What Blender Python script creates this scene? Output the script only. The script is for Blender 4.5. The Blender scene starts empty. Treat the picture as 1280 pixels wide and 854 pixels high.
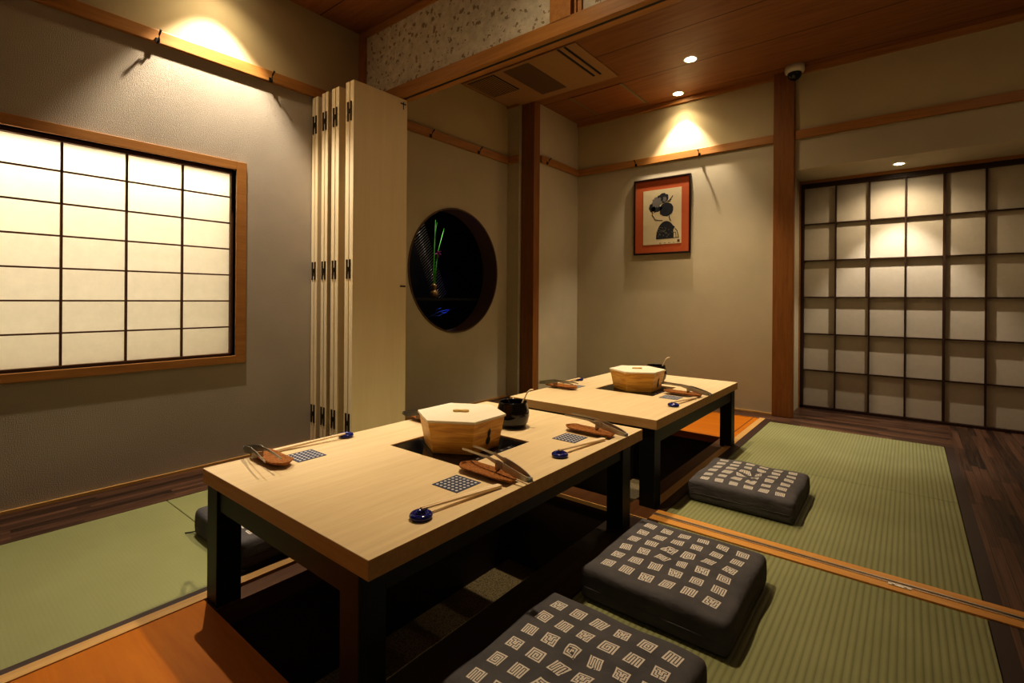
import bpy, bmesh, math, random
from mathutils import Vector, Matrix
R = math.radians
rnd = random.Random(7)
sc = bpy.context.scene
col = sc.collection

# ------------------------------------------------------------------ materials
def mat(name):
    m = bpy.data.materials.new(name); m.use_nodes = True
    nt = m.node_tree
    return m, nt, nt.nodes['Principled BSDF']
def N(nt, typ, **kw):
    n = nt.nodes.new(typ)
    for k, v in kw.items():
        if k.startswith('i_'): n.inputs[k[2:].replace('_', ' ')].default_value = v
        else: setattr(n, k, v)
    return n
def L(nt, a, b): nt.links.new(a, b)
def M(nt, op, a, b=None, c=None):
    n = nt.nodes.new('ShaderNodeMath'); n.operation = op
    for i, v in enumerate((a, b, c)):
        if v is None: continue
        if isinstance(v, (int, float)): n.inputs[i].default_value = v
        else: nt.links.new(v, n.inputs[i])
    return n.outputs[0]
def coords(nt, scale=(1, 1, 1), rot=(0, 0, 0)):
    tc = N(nt, 'ShaderNodeTexCoord'); mp = N(nt, 'ShaderNodeMapping')
    mp.inputs['Scale'].default_value = scale; mp.inputs['Rotation'].default_value = rot
    L(nt, tc.outputs['Object'], mp.inputs['Vector'])
    return mp.outputs['Vector']
def ramp(nt, fac, stops):
    r = N(nt, 'ShaderNodeValToRGB'); L(nt, fac, r.inputs['Fac'])
    e = r.color_ramp.elements
    while len(e) < len(stops): e.new(0.5)
    for i, (p, c) in enumerate(stops):
        e[i].position = p; e[i].color = (*c, 1)
    return r.outputs['Color']
def noise(nt, vec, scale, detail=4, rough=.55, dist=0):
    n = N(nt, 'ShaderNodeTexNoise'); L(nt, vec, n.inputs['Vector'])
    n.inputs['Scale'].default_value = scale; n.inputs['Detail'].default_value = detail
    n.inputs['Roughness'].default_value = rough; n.inputs['Distortion'].default_value = dist
    return n.outputs['Fac']
def bump(nt, bs, h, strength, dist=.01):
    b = N(nt, 'ShaderNodeBump'); b.inputs['Strength'].default_value = strength; b.inputs['Distance'].default_value = dist
    L(nt, h, b.inputs['Height']); L(nt, b.outputs['Normal'], bs.inputs['Normal'])
def mix(nt, f, a, b):
    n = N(nt, 'ShaderNodeMix', data_type='RGBA')
    if isinstance(f, (int, float)): n.inputs[0].default_value = f
    else: L(nt, f, n.inputs[0])
    for i, v in ((6, a), (7, b)):
        if isinstance(v, tuple): n.inputs[i].default_value = (*v, 1)
        else: L(nt, v, n.inputs[i])
    return n.outputs[2]
def plain(name, c, rough=.5, metal=0, spec=.5, var=.0):
    m, nt, b = mat(name)
    b.inputs['Roughness'].default_value = rough; b.inputs['Metallic'].default_value = metal
    b.inputs['Specular IOR Level'].default_value = spec
    v = coords(nt); f = noise(nt, v, 30)
    k = 1 - max(var, .06)
    L(nt, ramp(nt, f, [(.3, tuple(x * k for x in c)), (.7, c)]), b.inputs['Base Color'])
    return m
def wood(name, c1, c2, axis='y', s=1.0, rough=.45, spec=.35, bstr=.12, stretch=14, coat=0):
    m, nt, b = mat(name)
    sc_ = {'x': (1, stretch, stretch), 'y': (stretch, 1, stretch), 'z': (stretch, stretch, 1)}[axis]
    v = coords(nt, tuple(k * s for k in sc_))
    f = noise(nt, v, 2.2, 6, .6, .6)
    g = noise(nt, v, 11, 4, .6, .2)
    h = M(nt, 'ADD', M(nt, 'MULTIPLY', f, .7), M(nt, 'MULTIPLY', g, .3))
    L(nt, ramp(nt, h, [(.36, c1), (.64, c2)]), b.inputs['Base Color'])
    b.inputs['Roughness'].default_value = rough; b.inputs['Specular IOR Level'].default_value = spec
    b.inputs['Coat Weight'].default_value = coat
    bump(nt, b, h, bstr, .002)
    return m
def plaster(name, c, scale=140, strength=.35, var=.9):
    m, nt, b = mat(name)
    v = coords(nt)
    big = noise(nt, v, 3, 3)
    L(nt, ramp(nt, big, [(.3, tuple(x * var for x in c)), (.7, c)]), b.inputs['Base Color'])
    b.inputs['Roughness'].default_value = .9; b.inputs['Specular IOR Level'].default_value = .15
    bump(nt, b, noise(nt, v, scale, 4, .6), strength, .004)
    return m

m_wall = plaster('stippled_plaster', (.48, .42, .345), 230, .7)
m_wallhi = plaster('smooth_upper_plaster', (.56, .47, .29), 60, .1)
m_wallback = plaster('woven_wall_warm_light', (.56, .49, .36), 190, .35)  # yellower tone also holds the warmer light of the back left wall
m_beam = wood('amber_cedar', (.34, .155, .040), (.47, .225, .066), 'y', 1)
m_beamx = wood('amber_cedar_across', (.34, .155, .040), (.47, .225, .066), 'x', 1)
m_post = wood('red_cedar_post', (.21, .082, .019), (.30, .125, .033), 'z', 1.6)
m_frame = wood('honey_window_frame', (.34, .15, .04), (.46, .22, .065), 'y', 1.2)
m_darkwood = wood('dark_brown_lattice', (.035, .016, .009), (.055, .025, .014), 'z', 2, .5)
m_reveal = wood('brown_reveal', (.09, .035, .012), (.13, .055, .02), 'y', 2, .5)
m_table = wood('pale_oak_top', (.68, .53, .325), (.77, .62, .40), 'y', .9, .4, .35, .05, 18)
m_edge = wood('oak_edge', (.50, .29, .11), (.60, .37, .16), 'x', 1.5, .45)
m_black = plain('black_painted_wood', (.007, .008, .007), .45, 0, .4)
m_orange = wood('orange_varnished_board', (.42, .125, .003), (.50, .165, .006), 'x', 1.0, .5, .2, .04, 10)
m_light = wood('light_sill_wood', (.5, .29, .1), (.6, .37, .14), 'y', 1.3)
m_lightx = wood('threshold_wood', (.58, .27, .06), (.72, .37, .10), 'x', 1.3)
m_brown = plain('dark_brown_strip', (.035, .014, .010), .5)
m_pit = plain('pit_brown', (.03, .014, .009), .6)
m_leaf = wood('cream_panel', (.76, .62, .40), (.80, .66, .44), 'z', .7, .45, .3, .02)
m_bronze = plain('dark_bronze', (.05, .035, .02), .4, .7)
m_hook = plain('black_hook_metal', (.015, .012, .01), .4, .6)
m_steel = plain('stainless_steel', (.42, .40, .36), .38, 1.0)
m_track = plain('aluminium_track', (.62, .60, .55), .35, .8)
m_rubber = plain('black_slot', (.008, .008, .008), .5)
m_white = plain('white_plastic', (.72, .69, .62), .4)
m_dome = plain('smoked_dome', (.012, .012, .014), .08, 0, .6)
m_bluecer = plain('cobalt_ceramic', (.006, .012, .16), .12, 0, .6)
m_lacq = plain('black_lacquer', (.006, .005, .006), .12, 0, .6)
m_chop = wood('chopstick_wood', (.80, .62, .40), (.88, .71, .50), 'y', 3, .5)
m_lid = wood('white_cypress_lid', (.86, .78, .62), (.90, .83, .69), 'y', 1, .45, .3, .03)
m_knob = plain('yellow_wood_knob', (.60, .40, .13), .5)
m_glass = plain('black_cooktop_glass', (.006, .006, .007), .12, 0, .5)
m_mark = plain('cooktop_marking', (.16, .16, .18), .4)
m_redmat = plain('orange_red_mount', (.42, .085, .016), .7)
m_fr = plain('black_brown_frame', (.018, .008, .006), .35)
m_paperart = plain('cream_art_paper', (.60, .50, .31), .8)
m_ink = plain('sumi_ink', (.010, .011, .016), .7)
m_inkg = plain('grey_ink', (.16, .15, .13), .8)
m_seal = plain('seal_brown', (.09, .04, .02), .8)
m_liner = plain('dark_round_liner', (.11, .062, .035), .4, 0, .4)
m_void = plain('black_niche', (.004, .004, .006), .7)
m_leafg = plain('green_leaf', (.035, .26, .02), .45)
m_flower = plain('purple_petal', (.30, .03, .30), .5)
m_gourd = plain('bronze_gourd', (.34, .21, .09), .35, .6)
m_grill = plain('brown_grille', (.16, .085, .04), .6)
m_grilld = plain('grille_dark', (.03, .014, .008), .6)
m_panelc = plain('vent_panel', (.43, .25, .11), .5)
m_seam = plain('grey_seam', (.24, .22, .13), .6)
m_bluebranch = plain('blue_lit_twig', (.02, .06, .35), .4)  # blue light is put into the twig colour

def mk_emit(name, c, s):
    m, nt, b = mat(name)
    b.inputs['Base Color'].default_value = (.8, .8, .8, 1)
    b.inputs['Emission Color'].default_value = (*c, 1); b.inputs['Emission Strength'].default_value = s
    return m
m_lamp = mk_emit('lamp_lens', (1, .82, .55), 40)
m_lamp2 = mk_emit('bright_lamp_lens', (1, .85, .6), 120)

def mk_box():
    m, nt, b = mat('striped_cedar_box')
    v = coords(nt, (1, 1, 1)); sep = N(nt, 'ShaderNodeSeparateXYZ'); L(nt, v, sep.inputs[0])
    v2 = coords(nt, (2.5, 2.5, 26))
    f = noise(nt, v2, 3.2, 5, .6, .5)
    L(nt, ramp(nt, f, [(.32, (.42, .17, .02)), (.5, (.68, .35, .05)), (.68, (.86, .52, .11))]), b.inputs['Base Color'])
    b.inputs['Roughness'].default_value = .4
    bump(nt, b, f, .08, .002)
    return m
m_box = mk_box()
def mk_tray():
    m, nt, b = mat('speckled_brown_tray')
    v = coords(nt); f = noise(nt, v, 220, 4, .7)
    L(nt, ramp(nt, f, [(.35, (.17, .058, .016)), (.55, (.32, .13, .038)), (.72, (.46, .23, .085))]), b.inputs['Base Color'])
    b.inputs['Roughness'].default_value = .75; b.inputs['Specular IOR Level'].default_value = .15; bump(nt, b, f, .5, .002)
    return m
m_tray = mk_tray()
m_trayedge = plain('tray_dark_underside', (.07, .02, .008), .35)

def mk_planks(name, axis, c1, c2, w, gapc, gapw=.004, seg=0, rough=.45, s=1., stretch=18, off=0.):
    """boards running along axis, w wide"""
    m, nt, b = mat(name)
    tc = N(nt, 'ShaderNodeTexCoord'); sep = N(nt, 'ShaderNodeSeparateXYZ'); L(nt, tc.outputs['Object'], sep.inputs[0])
    a = sep.outputs['X'] if axis == 'x' else sep.outputs['Y']
    t = sep.outputs['Y'] if axis == 'x' else sep.outputs['X']
    q = M(nt, 'DIVIDE', M(nt, 'SUBTRACT', t, off), w)
    fl = M(nt, 'FLOOR', q); fr = M(nt, 'FRACT', q)
    vv = N(nt, 'ShaderNodeCombineXYZ')
    rn = N(nt, 'ShaderNodeTexWhiteNoise', noise_dimensions='1D'); L(nt, fl, rn.inputs['W'])
    aa = M(nt, 'ADD', a, M(nt, 'MULTIPLY', rn.outputs['Value'], 7.3))
    L(nt, aa, vv.inputs['X']); L(nt, M(nt, 'MULTIPLY', t, stretch), vv.inputs['Y']); L(nt, M(nt, 'MULTIPLY', fl, 3.1), vv.inputs['Z'])
    f = noise(nt, vv.outputs[0], 2.5 * s, 6, .62, .4)
    if seg:
        sg = M(nt, 'FLOOR', M(nt, 'DIVIDE', aa, seg))
        r2 = N(nt, 'ShaderNodeTexWhiteNoise', noise_dimensions='2D')
        cc = N(nt, 'ShaderNodeCombineXYZ'); L(nt, sg, cc.inputs[0]); L(nt, fl, cc.inputs[1]); L(nt, cc.outputs[0], r2.inputs['Vector'])
        f = M(nt, 'ADD', M(nt, 'MULTIPLY', f, .75), M(nt, 'MULTIPLY', r2.outputs['Value'], .25))
    colr = ramp(nt, f, [(.34, c1), (.66, c2)])
    g = M(nt, 'LESS_THAN', fr, gapw / w)
    L(nt, mix(nt, g, colr, gapc), b.inputs['Base Color'])
    b.inputs['Roughness'].default_value = rough; b.inputs['Specular IOR Level'].default_value = .35
    bump(nt, b, M(nt, 'SUBTRACT', f, g), .15, .002)
    return m
m_floory = mk_planks('dark_plank_floor', 'y', (.014, .007, .005), (.15, .075, .045), .03, (.006, .003, .003), .0015, .5, .42, 1.6, 55)
m_floorx = mk_planks('dark_plank_floor_across', 'x', (.014, .007, .005), (.16, .08, .048), .03, (.006, .003, .003), .0015, .5, .42, 1.6, 55)
m_ceil = mk_planks('cedar_ceiling_boards', 'x', (.25, .100, .031), (.34, .152, .052), .485, (.05, .02, .006), .007, 0, .5, 1.2, 10, off=2.065)

def mk_tatami(name, axis, c1, c2, pitch, bstr, dark=.5):
    m, nt, b = mat(name)
    tc = N(nt, 'ShaderNodeTexCoord'); sep = N(nt, 'ShaderNodeSeparateXYZ'); L(nt, tc.outputs['Object'], sep.inputs[0])
    a = sep.outputs['X'] if axis == 'y' else sep.outputs['Y']; o = sep.outputs['Y'] if axis == 'y' else sep.outputs['X']
    w = M(nt, 'SINE', M(nt, 'MULTIPLY', a, 2 * math.pi / pitch))
    w = M(nt, 'ADD', M(nt, 'MULTIPLY', w, .5), .5)
    w = M(nt, 'POWER', w, .45)
    v = coords(nt, (1, 1, 1)); v3 = coords(nt, (160, 25, 1) if axis == 'x' else (25, 160, 1))
    big = noise(nt, v, 2.5, 3); fine = noise(nt, v3, 5, 3, .7)
    cr = ramp(nt, M(nt, 'ADD', M(nt, 'MULTIPLY', big, .6), M(nt, 'MULTIPLY', fine, .4)), [(.35, c1), (.65, c2)])
    dk = mix(nt, M(nt, 'MULTIPLY', M(nt, 'SUBTRACT', 1, w), dark), cr, tuple(x * .35 for x in c1))
    L(nt, dk, b.inputs['Base Color'])
    b.inputs['Roughness'].default_value = .55; b.inputs['Specular IOR Level'].default_value = .3
    bump(nt, b, M(nt, 'ADD', w, M(nt, 'MULTIPLY', fine, .25)), bstr, .003)
    return m
m_tat = mk_tatami('ribbed_tatami', 'y', (.235, .245, .115), (.31, .32, .165), .0162, .45, .42)
m_tatl = mk_tatami('flat_tatami', 'x', (.25, .265, .12), (.30, .315, .15), .010, .05, .04)

def mk_floral():
    m, nt, b = mat('floral_wallpaper')
    v = coords(nt)
    nz = N(nt, 'ShaderNodeTexNoise'); L(nt, v, nz.inputs['Vector']); nz.inputs['Scale'].default_value = 45
    add = N(nt, 'ShaderNodeVectorMath', operation='MULTIPLY_ADD')
    L(nt, nz.outputs['Color'], add.inputs[0]); add.inputs[1].default_value = (.045, .045, .045); L(nt, v, add.inputs[2])
    vo = N(nt, 'ShaderNodeTexVoronoi'); L(nt, add.outputs[0], vo.inputs['Vector']); vo.inputs['Scale'].default_value = 24
    vo2 = N(nt, 'ShaderNodeTexVoronoi'); L(nt, add.outputs[0], vo2.inputs['Vector']); vo2.inputs['Scale'].default_value = 38
    a = M(nt, 'LESS_THAN', vo.outputs['Distance'], .27); c = M(nt, 'LESS_THAN', vo2.outputs['Distance'], .2)
    f = M(nt, 'MAXIMUM', M(nt, 'MULTIPLY', a, .75), M(nt, 'MULTIPLY', c, .4))
    base = ramp(nt, noise(nt, v, 25, 4), [(.35, (.52, .47, .36)), (.65, (.66, .60, .48))])
    L(nt, mix(nt, f, base, (.19, .11, .045)), b.inputs['Base Color']); b.inputs['Roughness'].default_value = .8
    return m
m_floral = mk_floral()
def mk_paper(name, c, transl):
    m, nt, b = mat(name)
    v = coords(nt); f = noise(nt, v, 28, 5, .7)
    cr = ramp(nt, f, [(.3, tuple(x * .93 for x in c)), (.7, c)])
    if transl:
        t = N(nt, 'ShaderNodeBsdfTranslucent'); d = N(nt, 'ShaderNodeBsdfDiffuse'); mx = N(nt, 'ShaderNodeMixShader')
        mx.inputs[0].default_value = transl
        L(nt, cr, t.inputs['Color']); L(nt, cr, d.inputs['Color']); L(nt, d.outputs[0], mx.inputs[1]); L(nt, t.outputs[0], mx.inputs[2])
        L(nt, mx.outputs[0], nt.nodes['Material Output'].inputs['Surface'])
    else:
        L(nt, cr, b.inputs['Base Color']); b.inputs['Roughness'].default_value = .8
    return m
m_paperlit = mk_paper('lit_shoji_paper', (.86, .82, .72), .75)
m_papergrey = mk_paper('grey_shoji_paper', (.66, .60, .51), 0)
m_inside = plain('lightbox_inside', (.85, .82, .75), .9)

def mk_fabric():
    m, nt, b = mat('charcoal_cotton')
    v = coords(nt); f = noise(nt, v, 14, 4); w = noise(nt, v, 600, 2)
    L(nt, ramp(nt, f, [(.3, (.080, .076, .084)), (.7, (.112, .106, .116))]), b.inputs['Base Color'])
    b.inputs['Roughness'].default_value = .85; b.inputs['Specular IOR Level'].default_value = .2
    h = M(nt, 'ADD', noise(nt, coords(nt, (1, 1, 2.5)), 18, 3, .5, 1.0), M(nt, 'MULTIPLY', w, .12))
    bump(nt, b, h, .35, .012)
    return m
m_fab = mk_fabric()
m_print = plain('white_print', (.66, .61, .56), .8)
def mk_coaster():
    m, nt, b = mat('indigo_dotted_paper')
    tc = N(nt, 'ShaderNodeTexCoord'); sep = N(nt, 'ShaderNodeSeparateXYZ'); L(nt, tc.outputs['Object'], sep.inputs[0])
    def cell(o): return M(nt, 'SUBTRACT', M(nt, 'FRACT', M(nt, 'DIVIDE', M(nt, 'ADD', o, .042), .014)), .5)
    x, y = cell(sep.outputs['X']), cell(sep.outputs['Y'])
    r = M(nt, 'SQRT', M(nt, 'ADD', M(nt, 'MULTIPLY', x, x), M(nt, 'MULTIPLY', y, y)))
    d = M(nt, 'LESS_THAN', r, .27)
    inx = M(nt, 'LESS_THAN', M(nt, 'ABSOLUTE', sep.outputs['X']), .0418); iny = M(nt, 'LESS_THAN', M(nt, 'ABSOLUTE', sep.outputs['Y']), .0418)
    d = M(nt, 'MULTIPLY', d, M(nt, 'MULTIPLY', inx, iny))
    L(nt, mix(nt, d, (.035, .045, .10), (.62, .62, .60)), b.inputs['Base Color']); b.inputs['Roughness'].default_value = .7
    return m
m_coaster = mk_coaster()
def mk_stone():
    m, nt, b = mat('speckled_pit_floor')
    v = coords(nt); f = noise(nt, v, 160, 3, .8)
    L(nt, ramp(nt, f, [(.38, (.08, .06, .035)), (.55, (.34, .28, .16))]), b.inputs['Base Color']); b.inputs['Roughness'].default_value = .8
    return m
m_stone = mk_stone()

# ------------------------------------------------------------------ geometry helpers
def bx(bm, x0, x1, y0, y1, z0, z1, mi=0):
    vs = [bm.verts.new(p) for p in ((x0, y0, z0), (x1, y0, z0), (x1, y1, z0), (x0, y1, z0), (x0, y0, z1), (x1, y0, z1), (x1, y1, z1), (x0, y1, z1))]
    for f in ((0, 3, 2, 1), (4, 5, 6, 7), (0, 1, 5, 4), (1, 2, 6, 5), (2, 3, 7, 6), (3, 0, 4, 7)):
        fc = bm.faces.new([vs[i] for i in f]); fc.material_index = mi
def prism(bm, pts, z0, z1, axis='z', mi=0, sc1=None, c=(0, 0)):
    """extrude polygon pts (a,b); axis gives the extrusion direction"""
    def P(a, b, t):
        return {'z': (a, b, t), 'x': (t, a, b), 'y': (a, t, b)}[axis]
    lo = [bm.verts.new(P(a, b, z0)) for a, b in pts]
    if sc1: pts = [(c[0] + (a - c[0]) * sc1, c[1] + (b - c[1]) * sc1) for a, b in pts]
    hi = [bm.verts.new(P(a, b, z1)) for a, b in pts]
    n = len(pts)
    fs = [bm.faces.new(list(reversed(lo))), bm.faces.new(hi)]
    for i in range(n): fs.append(bm.faces.new((lo[i], lo[(i + 1) % n], hi[(i + 1) % n], hi[i])))
    for f in fs: f.material_index = mi
def lathe(bm, prof, n=32, o=(0, 0, 0), mi=0, smooth=True, axis='z'):
    rings = []
    for r, z in prof:
        ring = []
        for i in range(n):
            a = 2 * math.pi * i / n
            p = {'z': (r * math.cos(a), r * math.sin(a), z), 'x': (z, r * math.cos(a), r * math.sin(a)), 'y': (r * math.cos(a), z, r * math.sin(a))}[axis]
            ring.append(bm.verts.new((o[0] + p[0], o[1] + p[1], o[2] + p[2])))
        rings.append(ring)
    for k in range(len(rings) - 1):
        for i in range(n):
            f = bm.faces.new((rings[k][i], rings[k][(i + 1) % n], rings[k + 1][(i + 1) % n], rings[k + 1][i])); f.smooth = smooth; f.material_index = mi
    for ring, rv in ((rings[0], True), (rings[-1], False)):
        f = bm.faces.new(list(reversed(ring)) if rv else ring); f.material_index = mi
def tube(bm, pts, rad, n=10, mi=0, flat=None):
    pts = [Vector(p) for p in pts]
    if not isinstance(rad, (list, tuple)): rad = [rad] * len(pts)
    rings = []
    for i, p in enumerate(pts):
        d = (pts[min(i + 1, len(pts) - 1)] - pts[max(i - 1, 0)]).normalized()
        up = Vector((0, 0, 1)) if abs(d.z) < .9 else Vector((1, 0, 0))
        s = d.cross(up).normalized(); u = s.cross(d).normalized()
        r = rad[i]; fu = flat[i] if flat else r
        rings.append([bm.verts.new(p + s * (r * math.cos(2 * math.pi * k / n)) + u * (fu * math.sin(2 * math.pi * k / n))) for k in range(n)])
    for a, b in zip(rings, rings[1:]):
        for k in range(n):
            f = bm.faces.new((a[k], a[(k + 1) % n], b[(k + 1) % n], b[k])); f.smooth = True; f.material_index = mi
    for ring in (rings[0], rings[-1]): 
        f = bm.faces.new(ring); f.material_index = mi
def torus(bm, R_, r_, o=(0, 0, 0), n=36, k=14):
    g = [[bm.verts.new((o[0] + (R_ + r_ * math.cos(2 * math.pi * j / k)) * math.cos(2 * math.pi * i / n), o[1] + (R_ + r_ * math.cos(2 * math.pi * j / k)) * math.sin(2 * math.pi * i / n), o[2] + r_ * .85 * math.sin(2 * math.pi * j / k))) for j in range(k)] for i in range(n)]
    for i in range(n):
        for j in range(k):
            f = bm.faces.new((g[i][j], g[(i + 1) % n][j], g[(i + 1) % n][(j + 1) % k], g[i][(j + 1) % k])); f.smooth = True
def obj(name, bm, mats, parent=None, bevel=0, seg=2):
    bmesh.ops.recalc_face_normals(bm, faces=bm.faces)
    me = bpy.data.meshes.new(name); bm.to_mesh(me); bm.free()
    for m in (mats if isinstance(mats, (list, tuple)) else [mats]): me.materials.append(m)
    o = bpy.data.objects.new(name, me); col.objects.link(o)
    if parent: o.parent = parent
    if bevel:
        md = o.modifiers.new('bevel', 'BEVEL'); md.width = bevel; md.segments = seg; md.limit_method = 'ANGLE'; md.angle_limit = R(40)
    return o
def tag(o, label, cat, group=None, kind=None):
    o['label'] = label; o['category'] = cat
    if group: o['group'] = group
    if kind: o['kind'] = kind
    return o
def thing(name, label, cat, loc=(0, 0, 0), rz=0, group=None):
    o = bpy.data.objects.new(name, None); col.objects.link(o); o.empty_display_size = .05
    o.location = loc; o.rotation_euler = (0, 0, rz)
    return tag(o, label, cat, group)
def struct(name, bm, m, parent=None, bevel=0):
    o = obj(name, bm, m, parent, bevel)
    if not parent: o['kind'] = 'structure'
    return o
def boxes(*bs):
    bm = bmesh.new()
    for b in bs: bx(bm, *b)
    return bm
def dup(root, loc, rz, label, group=None):
    r = root.copy(); col.objects.link(r); r.location = loc; r.rotation_euler = (0, 0, rz); r['label'] = label
    if group: r['group'] = group
    for ch in list(root.children):
        c = ch.copy(); col.objects.link(c); c.parent = r
        for g in list(ch.children):
            d = g.copy(); col.objects.link(d); d.parent = c
    return r

H = 2.53; YB = 4.106; XR = 4.0; YN = -1.3; YS = 4.59
# ------------------------------------------------------------------ floor, pit
bm = boxes((0, .333, YN, YB, -.05, 0))
struct('floor', bm, m_floory)
bm = boxes((2.955, XR, YN, YS + .1, -.05, 0)); struct('floor', bm, m_floory)
bm = boxes((1.0, 2.955, 3.94, YS + .1, -.05, -.0)); bx(bm, 1.985, 2.955, 3.866, 3.94, -.05, 0); bx(bm, .333, 1.0, 3.94, YB, -.05, 0); struct('floor', bm, m_floorx)
bm = boxes((0, 1.2, YN, YS, -.12, -.052), (1.91, XR, YN, YS, -.12, -.052), (1.2, 1.91, YN, .55, -.12, -.052), (1.2, 1.91, 3.225, YS, -.12, -.052))
struct('floor', bm, m_pit)
# dark edging strips beside the mats
struct('trim_1', boxes((1.142, 1.166, YN, 3.94, -.05, .001)), m_brown)
struct('trim_2', boxes((1.943, 1.998, YN, 1.84, -.05, .001), (1.943, 1.985, 1.935, 3.94, -.05, .001), (2.915, 2.955, YN, 1.84, -.05, .001), (2.915, 2.955, 1.936, 3.866, -.05, .001)), m_brown)
struct('trim_3', boxes((1.166, 1.203, YN, 3.94, -.05, .002), (1.906, 1.943, YN, .552, -.05, .002), (1.906, 1.943, 1.94, 3.94, -.05, .002)), m_light)
# ledge and pit
struct('trim_4', boxes((1.203, 1.212, .556, 3.22, -.05, -.02), (1.212, 1.275, .556, 3.22, -.06, -.004), (1.835, 1.906, 1.93, 3.22, -.06, -.004)), m_reveal)
struct('trim_4', boxes((1.835, 1.906, .556, 1.826, -.06, -.004)), m_pit)
struct('wall_pit', boxes((1.25, 1.27, .54, 3.24, -.40, -.06), (1.84, 1.86, .54, 3.24, -.40, -.06), (1.25, 1.86, .53, .55, -.40, -.05), (1.25, 1.86, 3.23, 3.25, -.40, -.05)), m_pit)
struct('floor', boxes((1.25, 1.86, .53, 3.25, -.42, -.38)), m_stone)
struct('trim_3', boxes((1.906, 1.943, .552, 1.835, -.05, .002)), m_brown)
# divider beam across the pit
struct('trim_5', boxes((1.2, 1.96, 1.826, 1.93, -.03, .003)), m_reveal)
struct('wall_pit', boxes((1.27, 1.84, 1.83, 1.925, -.38, -.03)), m_pit)  # added wall, hides a stray lit patch on the pit floor
struct('trim_5', boxes((1.2, 1.96, 1.822, 1.826, -.012, .004)), m_light)
# threshold across the tatami
th = thing('door_1', 'amber timber threshold with a metal folding door track crossing the green tatami', 'threshold', (0, 0, 0))
del th['label']; del th['category']; th['kind'] = 'structure'
obj('threshold_sill', boxes((1.96, XR, 1.84, 1.878, -.05, .004), (1.96, XR, 1.897, 1.936, -.05, .004), (1.96, XR, 1.878, 1.897, -.05, -.006)), m_lightx, th)
obj('floor_track', boxes((1.96, XR, 1.8775, 1.8815, -.01, .007), (1.96, XR, 1.893, 1.897, -.01, .007)), m_track, th)
bm = bmesh.new(); bx(bm, 2.70, 2.755, 1.866, 1.879, .003, .0065); 
for q in (2.712, 2.742): lathe(bm, [(.004, .0064), (.004, .009)], 12, (q, 1.872, 0))
obj('catch_plate', bm, m_track, th)

# tatami mats
def mat_obj(name, x0, x1, y0, y1, m, label, grp=None):
    cx, cy = (x0 + x1) / 2, (y0 + y1) / 2
    bm = boxes((x0 - cx, x1 - cx, y0 - cy, y1 - cy, -.05, 0))
    o = obj(name, bm, m, None, .003); o.location = (cx, cy, 0); tag(o, label, 'tatami mat', grp); return o
G_T = 'green tatami mats'
mat_obj('tatami_mat', .334, 1.141, YN, .7185, m_tatl, 'smooth green tatami mat beside the orange floor board under the lit window', G_T)
mat_obj('tatami_mat', .334, 1.141, .7205, 3.93, m_tatl, 'smooth green tatami mat under the cushion behind the nearest table leg', G_T)
mat_obj('tatami_mat', 1.999, 2.914, YN, 1.838, m_tat, 'ribbed green tatami mat in front of the metal floor track, under the two nearest cushions', G_T)
mat_obj('tatami_mat', 1.986, 2.914, 1.937, 2.819, m_tat, 'ribbed green tatami mat just beyond the metal floor track, under the far cushion', G_T)
mat_obj('tatami_mat', 1.986, 2.914, 2.821, 3.865, m_tat, 'farthest ribbed green tatami mat, brightly lit before the dark lattice screen', G_T)
# orange boards
def board(x0, x1, y0, y1, label):
    bm = boxes((x0, x1, y0, y1, -.045, .0)); o = obj('pit_cover_board', bm, m_orange, None, .002)
    tag(o, label, 'floor board', 'orange pit cover boards')
board(1.204, 1.905, YN + .02, .552, 'glossy orange floor board in front of the near table, nearest the camera')
board(1.204, 1.905, 3.225, 3.93, 'glossy orange floor board behind the far table at the back wall')
struct('trim_6', boxes((1.27, 1.84, 3.905, 3.909, 0, .001), (1.866, 1.870, 3.24, 3.909, 0, .001)), m_brown)

# ------------------------------------------------------------------ walls
def ringhole(bm, y0, y1, z0, z1, cy, cz, r, x=0., n=96):
    """rectangle with a round hole in plane x"""
    a = []; b = []
    for i in range(n):
        t = 2 * math.pi * i / n; c_, s_ = math.cos(t), math.sin(t)
        a.append(bm.verts.new((x, cy + r * c_, cz + r * s_)))
        ks = []
        if c_ > 1e-9: ks.append((y1 - cy) / c_)
        if c_ < -1e-9: ks.append((y0 - cy) / c_)
        if s_ > 1e-9: ks.append((z1 - cz) / s_)
        if s_ < -1e-9: ks.append((z0 - cz) / s_)
        k = min(ks); b.append(bm.verts.new((x, cy + k * c_, cz + k * s_)))
    for i in range(n): bm.faces.new((a[i], a[(i + 1) % n], b[(i + 1) % n], b[i]))
    # corners
    for cyy, czz in ((y0, z0), (y0, z1), (y1, z0), (y1, z1)):
        cv = bm.verts.new((x, cyy, czz))
        ang = math.atan2(czz - cz, cyy - cy) % (2 * math.pi); i = int(ang / (2 * math.pi) * n)
        bm.faces.new((b[i], cv, b[(i + 1) % n]))
WY0, WY1, WZ0, WZ1 = -.30, 1.118, .545, 1.512   # opening of the lit window
CY, CZ, CR = 2.741, 1.068, .482
RL = 2.055
bm = boxes((-.10, 0, YN, WY0, 0, RL), (-.10, 0, WY0, WY1, 0, WZ0), (-.10, 0, WY0, WY1, WZ1, RL), (-.10, 0, WY1, 2.0, 0, RL))
struct('wall_left', bm, m_wall)
bm = bmesh.new(); ringhole(bm, 2.0, 3.36, 0, RL, CY, CZ, CR)
struct('wall_left', bm, m_wallback)  # same wall as the stippled part; warm light is put into its colour
struct('wall_left', boxes((-.10, 0, YN, 3.46, RL, H)), m_wallhi)
struct('wall_left', boxes((-.10, .125, 3.36, YB + .1, 0, H), (.1, .262, 3.474, YB + .1, 0, H)), m_wallback)
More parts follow.
